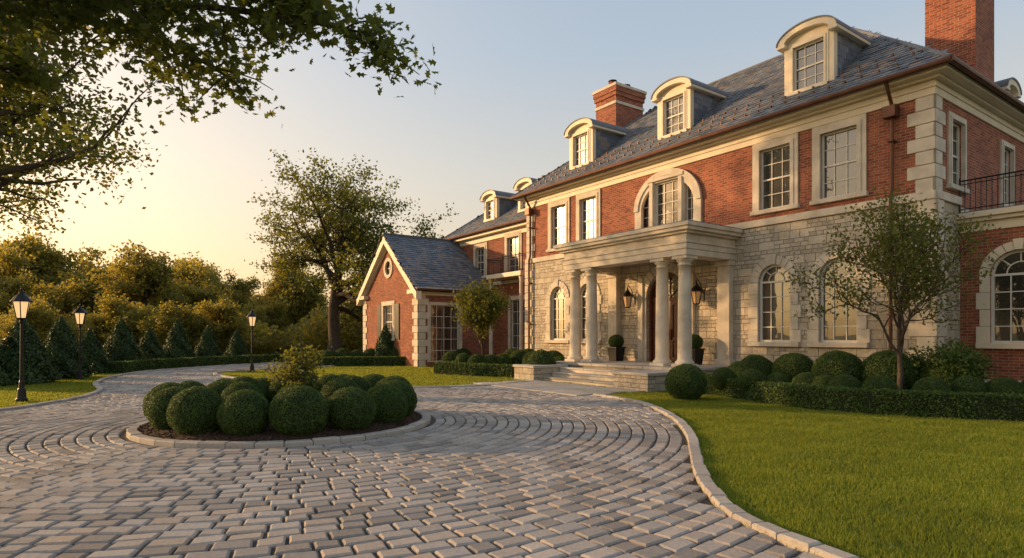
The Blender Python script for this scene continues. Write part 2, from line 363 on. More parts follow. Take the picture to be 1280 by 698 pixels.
# ------------------------------------------------------------------ trees
def grow(seed,trunk_h,limb_len,r0,levels=3,nl=(9,5,4),ang=(35,70),upb=.15,first=.35,lean=(0,0)):
    rg=random.Random(seed); polys=[]; tips=[]
    def rot(v,ang,az):
        ax=v.orthogonal().normalized(); ax.rotate(Matrix.Rotation(az,3,v)); w=v.copy(); w.rotate(Matrix.Rotation(ang,3,ax)); return w
    def br(p,d,ln,r,lv):
        ns=6 if lv<2 else 4; pts=[p.copy()]; rs=[r]; dd=d.copy()
        for i in range(ns):
            j=.08 if lv==0 else .26
            dd=(dd+Vector((rg.gauss(0,j),rg.gauss(0,j),rg.gauss(0,j)+(upb if lv>0 else 0)*.5))).normalized()
            p=p+dd*ln/ns; pts.append(p.copy()); rs.append(r*(1-(i+1)/ns*(.45 if lv==0 else .7)))
        polys.append((pts,rs,lv))
        if lv==levels:
            for q in pts[1:]: tips.append(q)
            return
        if lv==levels-1: tips.extend(pts[3:])
        n=nl[lv]
        for i in range(n):
            t=first+(1-first)*((i+rg.random()*.8)/n) if lv==0 else .25+.75*((i+rg.random())/n)
            f=t*ns; k=min(int(f),ns-1); q=pts[k].lerp(pts[k+1],f-k); rr=rs[k]*(.62 if lv==0 else .6)
            base=(pts[k+1]-pts[k]).normalized()
            a=math.radians(rg.uniform(*ang)); 
            if lv==0: a*=1.25-.75*t
            nd=rot(base,a,i*2.4+rg.uniform(-.5,.5))
            if lv>0: nd.z*=.6; nd.normalize()
            l=(limb_len*(1.05-.4*t) if lv==0 else ln*rg.uniform(.42,.62))
            br(q,nd,l,max(rr,.012),lv+1)
        br(pts[-1],dd,(limb_len*.55 if lv==0 else ln*.5),rs[-1],lv+1)
    br(Vector((0,0,0)),Vector((lean[0],lean[1],1)).normalized(),trunk_h,r0,0)
    return polys,tips
def tree_meshes(name,seed,trunk_h,limb_len,r0,leaf,per,clr,mat,lobed=False,sides=(12,8,5,4),keepf=.9,**kw):
    polys,tips=grow(seed,trunk_h,limb_len,r0,**kw)
    mb=MB()
    for pts,rs,lv in polys:
        if lv==0:
            rs=list(rs); rs[0]*=1.5
        mb.tube(pts,rs,sides[min(lv,3)],cap=False)
    ob=mb.obj(name+'_wood',MT['bark'],smooth=True); wood=ob.data; bpy.data.objects.remove(ob)
    rg=np.random.default_rng(seed); T=np.array([tuple(t) for t in tips])
    keep=rg.random(len(T))<keepf; T=T[keep]
    C=np.repeat(T,per,0); off=rg.normal(size=C.shape)*clr; off[:,2]*=.6; C=C+off
    V,k=leaf_verts(C,leaf,np.array([[0,0,.5]]),.8,.62,lobed,rng=rg)
    clump=np.repeat(rg.random(len(T)),per)
    return wood,npmesh(name+'_leaves',V,k,mat,np.clip(.55*clump+.5*rg.random(len(C))-.02,0,1)),len(C)
def place(name,meshes,loc,s=1,rz=0,parent=None,sz=None):
    e=bpy.data.objects.new(name,meshes[0]); link(e,parent); e.location=loc; e.scale=(s,s,sz or s); e.rotation_euler=(0,0,rz)
    c=bpy.data.objects.new('foliage',meshes[1]); link(c,e); return e
nleaf=0
tm=tree_meshes('oak',14,7.6,7.8,.48,.22,22,.38,MT['oak'],levels=3,nl=(12,6,4),first=.5,keepf=.75,ang=(50,82),upb=.12); nleaf+=tm[2]
place('oak_tree',tm,(-13.1,45,0),1.0,1.2)
ta=tree_meshes('bigoak',9,9,8.2,.5,.17,36,.4,MT['oak'],levels=3,nl=(12,6,5),first=.38,keepf=.85); nleaf+=ta[2]
place('oak_tree',ta,(-21.6,20.5,0),1.28,.5)
# background woods
WD=empty('distant_woodland')
vars_=[tree_meshes('wood%d'%i,20+i,6.0,5.0,.3,.36,14,.5,MT['bg'],levels=3,nl=(10,5,3),first=.25,sides=(8,5,4,3),keepf=.8) for i in range(3)]
rg=random.Random(3)
for i in range(62):
    y=rg.uniform(54,100); kx=rg.uniform(-1.02,-.05); s=rg.uniform(.6,1.25)*(.8+.25*(y-52)/43)
    if -.5<kx<-.16: s*=.68
    place('wood_tree',rg.choice(vars_),(kx*y,y,0),s,rg.random()*6.3,WD,sz=s*rg.uniform(.9,1.3))
for i in range(10):
    y=rg.uniform(41,47); kx=rg.uniform(-.86,-.46); place('wood_tree',rg.choice(vars_),(kx*y,y,-.6),rg.uniform(.36,.5),rg.random()*6.3,WD)
for kx,y,s in ((.9,34,1.25),(.83,40,1.3),(1.02,30,1.2),(.97,44,1.3)):
    place('wood_tree',rg.choice(vars_),(kx*y,y,0),s,rg.random()*6.3,WD)
n=40000; kx=R.uniform(-1.0,-.1,n); y=R.uniform(48,62,n); hmax=2.4+1.0*np.sin(kx*37)+1.0*np.sin(kx*91+y*.5)
z=R.random(n)**.8*hmax; C=np.stack([kx*y,y,z],1); V,k=leaf_verts(C,.40,np.array([[0,-.5,.5]]),.8,.7)
link(bpy.data.objects.new('undergrowth',npmesh('undergrowth',V,k,MT['bg'],R.random(n))),WD)
# overhanging near maple: explicit boughs
MP=MB(); tips=[]
trunk=[(-13.5,6.5,0),(-13.2,6.6,2.5),(-12.8,6.8,4.8),(-12.3,7.2,7)]
MP.tube(trunk,[.38,.3,.26,.2],12)
boughs=[[(-12.6,7,5.6),(-10.2,8,6.2),(-7.6,8.8,6.6),(-5.4,9.2,6.7),(-3.6,9.2,6.5),(-2.3,9.1,6.2)],
        [(-12.6,7,5.6),(-10,8.5,6.4),(-8,9.3,6.7),(-6,10,6.6),(-4.9,10.4,6.1)],
        [(-12.4,7.1,6.6),(-10,8,7.1),(-7,8.5,7.2),(-4.6,8.7,7.0),(-3,8.8,6.9)],
        [(-12.3,7.1,6.4),(-10,7.6,6.6),(-7.6,7.9,6.5),(-5.6,8.2,6.45)],
        [(-12.6,7,5.2),(-10.8,8.8,5.9),(-9.3,9.6,6.1),(-7.8,10,5.95)]]
rg=random.Random(8)
for b in boughs:
    b=catmull(b,4); n=len(b); MP.tube(b,[.11*(1-i/n)+.014 for i in range(n)],7)
    for i in range(4,n):
        for q in range(3):
            d=Vector((rg.uniform(-.3,1),rg.uniform(-.9,.9),rg.uniform(-.55,.55))).normalized(); ln=rg.uniform(.5,1.15)
            p=Vector(b[i]); pts=[p]
            for s in range(3):
                d=(d+Vector((0,0,-.12))+Vector((rg.gauss(0,.15),rg.gauss(0,.15),rg.gauss(0,.1)))).normalized(); p=p+d*ln/3; pts.append(p)
                if rg.random()<.9: tips.append((p.x,p.y,p.z))
            MP.tube([tuple(x) for x in pts],[.022,.016,.011,.006],4)
mo=MP.obj('maple_tree',MT['bark'],smooth=True)
T=np.array(tips); T=T[R.random(len(T))<.9]; C=np.repeat(T,22,0)+R.normal(size=(len(T)*22,3))*np.array([.2,.2,.13])
V,k=leaf_verts(C,.15,np.array([[0,0,.9]]),.7,.6,True)
link(bpy.data.objects.new('foliage',npmesh('maple_leaves',V,k,MT['maple'],R.random(len(C)))),mo)
# small garden trees
t1=tree_meshes('dogwood',31,2.0,2.0,.06,.075,10,.14,MT['oak'],levels=3,nl=(8,5,3),ang=(25,50),first=.4,upb=.4,sides=(8,6,4,3),keepf=.8)
place('dogwood_tree',t1,(8.85,13.9,0),1.1,.4,sz=1.25)
t2=tree_meshes('dogwood2',33,1.9,1.8,.07,.12,10,.2,MT['oak'],levels=3,nl=(7,5,3),ang=(25,45),first=.4,upb=.35,sides=(8,6,4,3),keepf=.8)
place('dogwood_tree',t2,(-1.25,27.6,0),1.05,.4,sz=1.15)
ts=tree_meshes('shrubx',41,.5,.65,.02,.06,7,.09,MT['oak'],levels=2,nl=(7,4,3),ang=(15,45),first=.15,upb=.3)
place('island_shrub',ts,(IC[0]+.05,IC[1]+.1,.2),1.2,.4)
sh=tree_meshes('shruby',43,.6,1.0,.04,.09,20,.18,MT['box'],levels=2,nl=(8,5,3),ang=(20,60),first=.1,upb=.2)
place('garden_shrub',sh,(10.3,14.1,0),.95,.4); place('garden_shrub',sh,(9.8,14.7,0),.8,1.4)
# conical evergreens
def cone_mesh(seed,n=9000):
    rg=np.random.default_rng(seed); t=1-np.sqrt(rg.random(n)); a=rg.random(n)*6.283
    rad=(1-t)**.8*.36*(1+.14*np.sin(a*5+t*14)+.12*rg.normal(size=n)); z=.03+t*.97
    C=np.stack([rad*np.cos(a),rad*np.sin(a),z],1); d=np.stack([np.cos(a),np.sin(a),.4*np.ones(n)],1)
    V,k=leaf_verts(C,.05,d,.7,.5,rng=rg); return npmesh('cone_foliage',V,k,MT['con'],rg.random(n))
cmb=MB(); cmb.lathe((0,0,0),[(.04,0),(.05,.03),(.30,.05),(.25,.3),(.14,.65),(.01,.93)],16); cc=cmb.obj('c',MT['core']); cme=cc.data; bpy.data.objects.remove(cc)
CM=[cone_mesh(1),cone_mesh(2)]
def cone(x,y,h,w=1,name='conical_yew'):
    o=bpy.data.objects.new(name,random.choice(CM)); link(o); o.location=(x,y,0); o.scale=(h*w,h*w,h); o.rotation_euler=(0,0,random.random()*6)
    c=bpy.data.objects.new('core',cme); link(c,o)
def at(px,Y): return (px-640)/760*Y
for px,Y,h in ((28,21,2.4),(76,23.5,2.4),(152,29,2.5),(187,31,2.1),(222,33,2.6),(260,35,2.3),(-25,20,2.4),(296,37.5,2.1),(112,26.5,2.0)): cone(at(px,Y),Y,h,1.0 if px<200 else .88)
# ------------------------------------------------------------------ hedges
def hedge(name,path,w=.5,h=.5,leaf=.05,dens=1500):
    P=[Vector(p) for p in catmull(path,5)]; mb=MB(); sec=[(-w/2,0),(-w/2*.98,h-.06),(-w/2+.06,h),(w/2-.06,h),(w/2*.98,h-.06),(w/2,0)]
    nr=[]
    for i,p in enumerate(P):
        t=(P[min(i+1,len(P)-1)]-P[max(i-1,0)]).normalized(); nr.append(Vector((t.y,-t.x)))
        for a,z in sec: mb.v.append((p.x+nr[-1].x*a*.92,p.y+nr[-1].y*a*.92,z*.95))
    for i in range(len(P)-1):
        for k in range(5): mb.f.append([i*6+k,i*6+k+1,(i+1)*6+k+1,(i+1)*6+k]); mb.r.append(.2)
    mb.f.append([0,1,2,3,4,5]); mb.f.append([(len(P)-1)*6+k for k in range(6)]); mb.r+=[.2,.2]
    ob=mb.obj(name,MT['core'])
    Cs=[];Ns=[]
    for i in range(len(P)-1):
        ln=(P[i+1]-P[i]).length; n=int(ln*(w+2*h)*dens); t=R.random(n); q=R.random(n)*(w+2*h)
        a=np.where(q<h,-w/2,np.where(q<h+w,q-h-w/2,w/2)); z=np.where(q<h,q,np.where(q<h+w,h,q-h-w))
        ny=np.where(q<h,-1,np.where(q<h+w,0,1)); nz=np.where((q>=h)&(q<h+w),1,0)
        px=P[i].x+(P[i+1].x-P[i].x)*t+(nr[i].x*(1-t)+nr[i+1].x*t)*a; py=P[i].y+(P[i+1].y-P[i].y)*t+(nr[i].y*(1-t)+nr[i+1].y*t)*a
        C=np.stack([px,py,z],1); nn=np.stack([nr[i].x*ny,nr[i].y*ny,nz],1); C+=nn*(.03*noise3(C*1.5,3)[:,None]-.03*R.random((n,1))**2+.01*R.normal(size=(n,1)))
        Cs.append(C);Ns.append(nn)
    for e,sg in ((0,-1),(-1,1)):
        n=int(w*h*dens); t=(P[1]-P[0]).normalized() if e==0 else (P[-1]-P[-2]).normalized()
        a=(R.random(n)-.5)*w; C=np.stack([P[e].x+nr[e].x*a,P[e].y+nr[e].y*a,R.random(n)*h],1); Cs.append(C); Ns.append(np.tile([t.x*sg,t.y*sg,0],(n,1)))
    C=np.concatenate(Cs); V,k=leaf_verts(C,leaf,np.concatenate(Ns)*1.0,.85,.6)
    link(bpy.data.objects.new('foliage',npmesh(name+'_leaves',V,k,MT['box'],R.random(len(C)))),ob)
hedge('boxwood_hedge',[(5.55,18.4),(5.85,16.6),(6.25,14.9),(6.9,13.5),(8,12.5),(9.4,11.85),(11,11.4),(13.5,10.9)],.55,.52,.048,1900)
hedge('boxwood_hedge',[(-10.6,32.6),(-7.5,33.4),(-3.4,33.6)],.7,.5,.08,700)
hedge('boxwood_hedge',[(-3.1,26.2),(-1.2,24.9),(.7,23.7)],.6,.5,.07,900)
hedge('boxwood_hedge',[(-3.1,26.2),(-2.0,28.6),(-.8,30.2)],.6,.5,.07,900)
hedge('boxwood_hedge',[(-17.3,26.5),(-17.4,29.5),(-16.2,34),(-14.4,37.5),(-12,40)],.7,.5,.08,700)
hedge('boxwood_hedge',[(-10.5,39.5),(-9.9,36),(-8.2,34.9),(-5.4,33.9)],.7,.55,.08,600)
for px,py,Y,r in ((857,472,15.6,.53),(905,0,16.4,.34),(940,0,15.4,.34),(972,0,15.2,.3),(1008,0,14.6,.33),(1030,0,14.2,.3),(1056,0,13.6,.33),(1100,0,13.1,.34),(1164,0,12.7,.34),(1210,0,12.6,.34),(1254,0,12.4,.34),(1300,0,12.2,.36),
     (925,0,17.6,.4),(945,0,17.2,.5),(992,0,16.6,.55),(1048,0,15.4,.6),(1110,0,14.8,.6),(1180,0,14.2,.5)):
    ball(at(px,Y),Y,r,0 if py else .2)
for px,Y,r in ((677,23.2,.55),(700,24.5,.4),(692,26,.5),(668,26,.5),(650,27.5,.5),(628,27,.42),(612,27,.4),(596,27,.4),(580,27.5,.42),(640,29,.5),(660,29,.5),(565,30,.45),
     (410,34,.42),(428,34.2,.45),(446,34.6,.42),(463,34.6,.45),(480,34.6,.4),(498,34.4,.5),(521,34.3,.5),(541,34.2,.5),(560,34,.5),(578,33.6,.5)):
    ball(at(px,Y),Y,r,.12,far=True)
cone(at(488,36),34.6,2.3,.85)
# ------------------------------------------------------------------ grass blades
def grass(name,x0,x1,y0,y1,n,h,w,excl):
    x=R.uniform(x0,x1,n*3); y=y0+(y1-y0)*R.random(n*3)**1.5
    ok=(~inpoly(x,y,drive))&(np.abs(x/y)<.95)
    for e in excl: ok&=~inpoly(x,y,e)
    x=x[ok][:n]; y=y[ok][:n]; m=len(x); a=R.random(m)*6.283
    P3=np.stack([x*.9,y*.9,np.zeros(m)],1); tuft=1+.45*noise3(P3*2.0,5)
    hh=h*(.5+.8*R.random(m))*tuft; ww=w*(.6+.8*R.random(m))*(1+ (y-y0)*.12)
    lx=R.normal(size=m)*h*.4; ly=R.normal(size=m)*h*.4; z=np.zeros(m)
    A=np.stack([x-np.cos(a)*ww,y-np.sin(a)*ww,z],1); B=np.stack([x+np.cos(a)*ww,y+np.sin(a)*ww,z],1); C=np.stack([x+lx,y+ly,hh],1)
    V=np.stack([A,B,C],1).reshape(-1,3); me=npmesh(name,V,3,MT['grassb'],R.random(m)); link(bpy.data.objects.new(name,me))
bed_r=[(5.0,18.5),(4.9,16.9),(5.85,16.6),(6.25,14.9),(6.9,13.5),(8,12.5),(9.4,11.85),(11,11.4),(13.5,10.9),(15,14),(11,16),(6.5,21.8)]
grass('lawn_grass',1.8,13,3,19,260000,.05,.0045,[bed_r])
grass('lawn_grass',-14,3,18.5,33,90000,.045,.012,[])
grass('lawn_grass',-24,-10.5,11.5,30,70000,.045,.010,[])
mb=MB(); mb.v=[(x,y,.012) for x,y in bed_r]; tr=tessellate_polygon([[Vector((x,y,0)) for x,y in bed_r]]); mb.f=[list(t) for t in tr]; mb.r=[.5]*len(tr); mb.obj('mulch_bed',MT['mulch'])
# ------------------------------------------------------------------ street lamps
def lantern(mb,gl,bulb,c,s=1.0,n=6):
    x,y,z=c
    mb.lathe((x,y,z),[(.05*s,0),(.09*s,.01*s),(.1*s,.03*s)],n)
    gl.lathe((x,y,z),[(.085*s,.03*s),(.15*s,.36*s)],n)
    for k in range(n):
        a=2*math.pi*k/n; mb.tube([(x+math.cos(a)*.09*s,y+math.sin(a)*.09*s,z+.02*s),(x+math.cos(a)*.157*s,y+math.sin(a)*.157*s,z+.37*s)],.012*s,4)
    mb.lathe((x,y,z),[(.19*s,.36*s),(.19*s,.38*s),(.12*s,.47*s),(.05*s,.54*s),(.05*s,.57*s),(.02*s,.59*s),(.025*s,.62*s),(.004*s,.67*s)],n*2)
    bulb.lathe((x,y,z),[(.005*s,.08*s),(.035*s,.12*s),(.04*s,.2*s),(.01*s,.26*s)],10)
for px,Y in ((27,15.1),(100,22.8),(315,27.3)):
    e=empty('street_lamp',(at(px,Y),Y,0)); mb=MB(); gl=MB(); bl=MB()
    mb.lathe((0,0,0),[(.13,0),(.13,.08),(.10,.12),(.085,.32),(.06,.36),(.055,.5),(.04,.55),(.036,1.2),(.03,1.95),(.05,1.98),(.05,2.02),(.03,2.05),(.045,2.08)],16)
    mb.tube([(-.2,0,1.85),(.2,0,1.85)],.012,6)
    lantern(mb,gl,bl,(0,0,2.06),1.2)
    mb.obj('post',MT['iron'],e); gl.obj('glass',MT['lampglass'],e); bl.obj('bulb',MT['lampglow'],e)
# ================================================================== MANSION
ang=math.atan2(-.8152,.5792)
H=empty('brick_mansion',(10.97,15.8,0),ang)
B={k:MB() for k in ('brick','ashlar','trim','cream','white','glass','copper','iron','wood','lead','dark','slate','paving')}
def setframe(o,ax,out):
    for b in B.values(): b.frame(o,ax,out)
FRONT=((0,0,0),(1,0,0),(0,-1,0))
def rect(a0,a1,z0,z1): return [(a0,z0),(a1,z0),(a1,z1),(a0,z1)]
def archp(a,w,z0,zs,ry=None,n=16):
    r=w/2; ry=ry or r
    return [(a-r,z0),(a+r,z0)]+[(a+r*math.cos(t),zs+ry*math.sin(t)) for t in np.linspace(0,math.pi,n+1)]
def sash(a,w,z0,z1,nx=3,nz=4,dep=.13,mid=True,sur=.24,sill=True,mat='trim',keyed=False):
    W=B['white']; f=.055
    B['glass'].plate(rect(a-w/2-.02,a+w/2+.02,z0-.02,z1+.02),[],-dep-.02,-dep,sides=False)
    W.plate(rect(a-w/2-.004,a+w/2+.004,z0-.004,z1+.004),[rect(a-w/2+f,a+w/2-f,z0+f,z1-f)],-dep+.005,-dep+.06,sides=False)
    if mid: W.bx(a-w/2+f,a+w/2-f,-dep+.004,-dep+.045,(z0+z1)/2-.025,(z0+z1)/2+.025)
    for i in range(1,nx): x=a-w/2+w*i/nx; W.bx(x-.012,x+.012,-dep+.003,-dep+.028,z0+f,z1-f)
    for j in range(1,nz):
        if mid and j*2==nz: continue
        z=z0+(z1-z0)*j/nz; W.bx(a-w/2+f,a+w/2-f,-dep+.002,-dep+.025,z-.012,z+.012)
    if sur:
        B[mat].plate(rect(a-w/2-sur,a+w/2+sur,z0-.0,z1+sur),[rect(a-w/2+.003,a+w/2-.003,z0+.001,z1-.003)],-.03,.055)
        B[mat].plate(rect(a-w/2-sur*.45,a+w/2+sur*.45,z0+.002,z1+sur*.45),[rect(a-w/2+.006,a+w/2-.006,z0+.004,z1-.006)],.05,.08)
    if sill: B[mat].bx(a-w/2-sur-.05,a+w/2+sur+.05,-.03,.13,z0-.13,z0+.0015)
def archwin(a,w,z0,zs,dep=.15,sur=.26,door=False,mat='trim',nx=3,nz=4):
    W=B['white']; f=.07; r=w/2
    B['glass'].plate(archp(a,w+.04,z0-.02,zs),[],-dep-.02,-dep,sides=False)
    W.plate(archp(a,w+.01,z0,zs),[archp(a,w-2*f,z0+f,zs)],-dep+.005,-dep+.06,sides=False)
    W.bx(a-r+f,a+r-f,-dep+.004,-dep+.05,zs-.03,zs+.03)
    for i in range(1,nx): x=a-r+w*i/nx; W.bx(x-.014,x+.014,-dep+.003,-dep+.03,z0+f,zs-.03)
    for j in range(1,nz): z=z0+(zs-z0)*j/nz; W.bx(a-r+f,a+r-f,-dep+.002,-dep+.026,z-.014,z+.014)
    rr=r*.45
    W.plate([(a+(rr+.028)*math.cos(t),zs+.03+(rr+.028)*math.sin(t)) for t in np.linspace(0,math.pi,13)]+[(a+rr*math.cos(t),zs+.03+rr*math.sin(t)) for t in np.linspace(math.pi,0,13)],[],-dep+.002,-dep+.028)
    for t in (math.pi*.25,math.pi*.5,math.pi*.75):
        c,s=math.cos(t),math.sin(t); x0,z_0=a+rr*c,zs+.03+rr*s; x1,z1=a+(r-f+.01)*c,zs+(r-f+.01)*s; px,pz=-s*.013,c*.013
        W.plate([(x0+px,z_0+pz),(x0-px,z_0-pz),(x1-px,z1-pz),(x1+px,z1+pz)],[],-dep+.002,-dep+.03)
    if sur:
        nv=11
        for i in range(nv):
            t0=math.pi*i/nv+.012; t1=math.pi*(i+1)/nv-.012; k=1.0 if i!=nv//2 else 1.25
            ro=r+sur*k; pr=.05 if k==1 else .09
            B[mat].plate([(a+(r-.003)*math.cos(t),zs+(r-.003)*math.sin(t)) for t in np.linspace(t0,t1,4)]+[(a+ro*math.cos(t),zs+ro*math.sin(t)) for t in np.linspace(t1,t0,4)],[],-.03,pr+random.uniform(0,.008))
        nb=max(3,int((zs-z0)/.38)); hb=(zs-z0)/nb
        for sgn in (-1,1):
            for j in range(nb):
                wd=sur*(1.0 if j%2 else 1.35); x0,x1=sorted((a+sgn*(r-.003),a+sgn*(r+wd)))
                B[mat].bx(x0,x1,-.03,.045+random.uniform(0,.008),z0+j*hb+.004,z0+(j+1)*hb-.004)
    if not door: B[mat].bx(a-r-sur-.06,a+r+sur+.06,-.03,.14,z0-.14,z0+.0015)
def quoins(a,z0,z1,sgn=-1,mat='trim',wl=.62,ws=.42,hb=.36,out=.045,sides=None):
    n=int(round((z1-z0)/hb)); hb=(z1-z0)/n
    for j in range(n):
        w=wl if j%2 else ws; x0,x1=sorted((a-sgn*out,a+sgn*w))
        B[mat].bx(x0,x1,-.02,out+(.002*(j%2)),z0+j*hb+.008,z0+(j+1)*hb-.008)
# ---- main block
setframe(*FRONT)
ups=[-2.43,-4.43,-13.17,-15.17]
palin=[( -8.8-1.3,5.3),(-8.8+1.3,5.3)]+[(-8.8+1.3*math.cos(t),6.55+1.1*math.sin(t)) for t in np.linspace(0,math.pi,17)]
holes=[rect(a-.535,a+.535,5.72,7.68) for a in ups]+[palin]
B['brick'].plate(rect(-17.6,0,5.2,8.45),holes,-.2,0,sides=False)
for a in ups: sash(a,1.07,5.72,7.68,3,4)
low=[-2.43,-4.43,-13.17,-15.17]
holes=[archp(a,1.1,1.45,3.38) for a in low]+[archp(-8.8,1.9,.6,3.1)]
B['ashlar'].plate(rect(-17.6,0,-.1,5.2),holes,-.25,.06,sides=False)
setframe((0,-.06,0),(1,0,0),(0,-1,0))
for a in low: archwin(a,1.1,1.45,3.38)
B['trim'].bx(-17.66,.06,-.06,.07,5.2,5.42)
B['trim'].bx(-17.66,.06,-.06,.05,.0,.55)
# palladian
setframe(*FRONT)
c=-8.8
po=[(c-1.58,5.42),(c+1.58,5.42)]+[(c+1.58*math.cos(t),6.55+1.36*math.sin(t)) for t in np.linspace(0,math.pi,25)]
def side(sg):
    x0,x1=.82,1.25; top=[(c+sg*x,6.5+1.02*math.sqrt(max(0,1-(x/1.27)**2))) for x in np.linspace(x1,x0,7)]
    p=[(c+sg*x0,5.5),(c+sg*x1,5.5)]+top; return p
B['trim'].plate(po,[rect(c-.58,c+.58,5.5,7.5),side(1),side(-1)],-.05,.09)
B['trim'].plate([(c+1.6*math.cos(t),6.55+1.38*math.sin(t)) for t in np.linspace(0,math.pi,25)]+[(c+1.38*math.cos(t),6.55+1.16*math.sin(t)) for t in np.linspace(math.pi,0,25)],[],.05,.14)
B['trim'].bx(c-.78,c-.6,.05,.15,5.44,7.55); B['trim'].bx(c+.6,c+.78,.05,.15,5.44,7.55); B['trim'].bx(c-.85,c+.85,.05,.18,7.55,7.68)
sash(c,1.16,5.5,7.5,3,5,sur=0,sill=False,mid=False,dep=.1)
B['glass'].plate(palin,[],-.15,-.14,sides=False)
for sg in (1,-1):
    x=c+sg*1.03; B['white'].bx(x-.012,x+.012,-.13,-.1,5.5,7.1)
    for j in range(1,4): B['white'].bx(x-.22,x+.22,-.129,-.105,5.5+j*.4-.012,5.5+j*.4+.012)
    xx=c+sg*.84; B['white'].bx(xx-.025,xx+.025,-.13,-.08,5.5,7.3)
def ringbox(b,x0,x1,y0,y1,o,z0,z1,t=.25):
    b.xyz(x0-o,x1+o,y0-o,y0-o+t,z0,z1); b.xyz(x1+o-t,x1+o,y0-o+t,y1+o,z0,z1); b.xyz(x0-o,x0-o+t,y0-o+t,y1+o,z0,z1)
ringbox(B['cream'],-17.6,0,0,10,.05,7.93,8.12,.2); ringbox(B['cream'],-17.6,0,0,10,.08,8.12,8.2,.25)
ringbox(B['cream'],-17.6,0,0,10,.045,8.2,8.3,.2); ringbox(B['cream'],-17.6,0,0,10,.2,8.3,8.37,.5); ringbox(B['cream'],-17.6,0,0,10,.44,8.37,8.49,1.0)
for p,q in (((-18.2,-.56),(.58,-.56)),((.56,-.6),(.56,10.5))):
    B['copper'].tube([(*p,8.5),(*q,8.5)],.085,10)
# side wall right
setframe((0,0,0),(0,1,0),(1,0,0))
B['brick'].plate(rect(0,10,5.2,8.45),[rect(1.0,1.9,5.72,7.5),rect(5.0,5.9,5.72,7.5)],-.2,0,sides=False)
for a in (1.45,5.45): sash(a,.9,5.72,7.5,2,4,sur=.16)
B['ashlar'].plate(rect(-.06,10,-.1,5.2),[],-.2,.06,sides=False); B['trim'].bx(-.0,1.5,0,.13,5.2,5.42)
quoins(0,5.42,7.93,1); 
B['brick'].plate(rect(0,10,0,8.4),[],-17.7,-17.6,sides=False)
setframe(*FRONT); quoins(0,5.42,7.93,-1); quoins(-17.6,5.42,7.93,1)
setframe((0,-.06,0),(1,0,0),(0,-1,0)); quoins(.06,.55,5.2,-1,mat='trim'); quoins(-17.66,.55,5.2,1)
setframe((.06,0,0),(0,1,0),(1,0,0)); quoins(-.06,.55,5.2,1)
setframe(*FRONT)
B['brick'].plate(rect(-17.6,0,0,8.4),[],-10.05,-10,sides=False)
for x in (-.95,-17.2):
    B['copper'].tube([(x,-.5,8.45),(x,-.35,8.2),(x,-.14,7.9),(x,-.14,5.6),(x,-.22,5.3),(x,-.22,.1)],.05,8)
    B['copper'].xyz(x-.16,x+.16,-.36,-.06,7.55,7.85); 
    for z in (6.9,4.2,2.2): B['copper'].xyz(x-.075,x+.075,-.28,-.02,z,z+.05)
def roof_face(vs,row=.21,wid=.26):
    vs=[Vector(v) for v in vs]; o=vs[0]; a=(vs[1]-vs[0]).normalized(); nn=None
    for v in vs[2:]:
        q=(v-o); q=q-a*q.dot(a)
        if q.length>.1: b=q.normalized(); break
    n=a.cross(b); 
    if n.z<0: n=-n
    B['dark'].add([tuple(v-n*.03) for v in vs],[list(range(len(vs)))])
    poly=[((v-o).dot(a),(v-o).dot(b)) for v in vs]; vmax=max(p[1] for p in poly); amin=min(p[0] for p in poly); amax=max(p[0] for p in poly)
    v=0; k=0; cs=[]
    while v<vmax:
        x=amin-(k%2)*wid*.5-random.random()*.1
        while x<amax:
            w=wid*random.uniform(.75,1.2); cs.append((x,v,w)); x+=w
        v+=row; k+=1
    px=np.array([c[0]+c[2]/2 for c in cs]); py=np.array([c[1]+row*.5 for c in cs]); ok=inpoly(px,py,poly)
    S=B['slate']
    for (x,v,w),g in zip(cs,ok):
        if not g: continue
        g=.004; l0=.036+random.uniform(-.008,.012); vv=v+random.uniform(-.014,.014)
        P=lambda aa,bb,h: tuple(o+a*aa+b*bb+n*h)
        S.add([P(x+g,vv,l0),P(x+w-g,vv,l0),P(x+w-g,vv+row*1.35,.004),P(x+g,vv+row*1.35,.004),P(x+g,vv,l0-.022),P(x+w-g,vv,l0-.022),P(x+w-g,vv+row*1.35,-.01),P(x+g,vv+row*1.35,-.01)],[(0,1,2,3),(4,5,1,0),(1,5,6,2),(4,0,3,7)])
def cap(p,q,r=.07): B['lead'].tube([p,q],r,8)
E=8.55; RZ=12.95
c0=(-18.15,-.55,E);c1=(.55,-.55,E);c2=(.55,10.55,E);c3=(-18.15,10.55,E);r0=(-13.1,5,RZ);r1=(-4.5,5,RZ)
roof_face([c0,c1,r1,r0]); roof_face([c1,c2,r1]); roof_face([c3,c0,r0]); B['dark'].add([c2,c3,r0,r1],[(0,1,2,3)])
for p,q in ((c0,r0),(c1,r1),(r0,r1),(c2,r1),(c3,r0)): cap(p,q)
for row in range(3):
    for i in range(40):
        x=-17.4+i*.46+(row%2)*.23; y=-.1+row*.42; z=E+.8*(y+.55)
        if x<.0: B['copper'].xyz(x-.02,x+.02,y-.03,y+.03,z,z+.09)
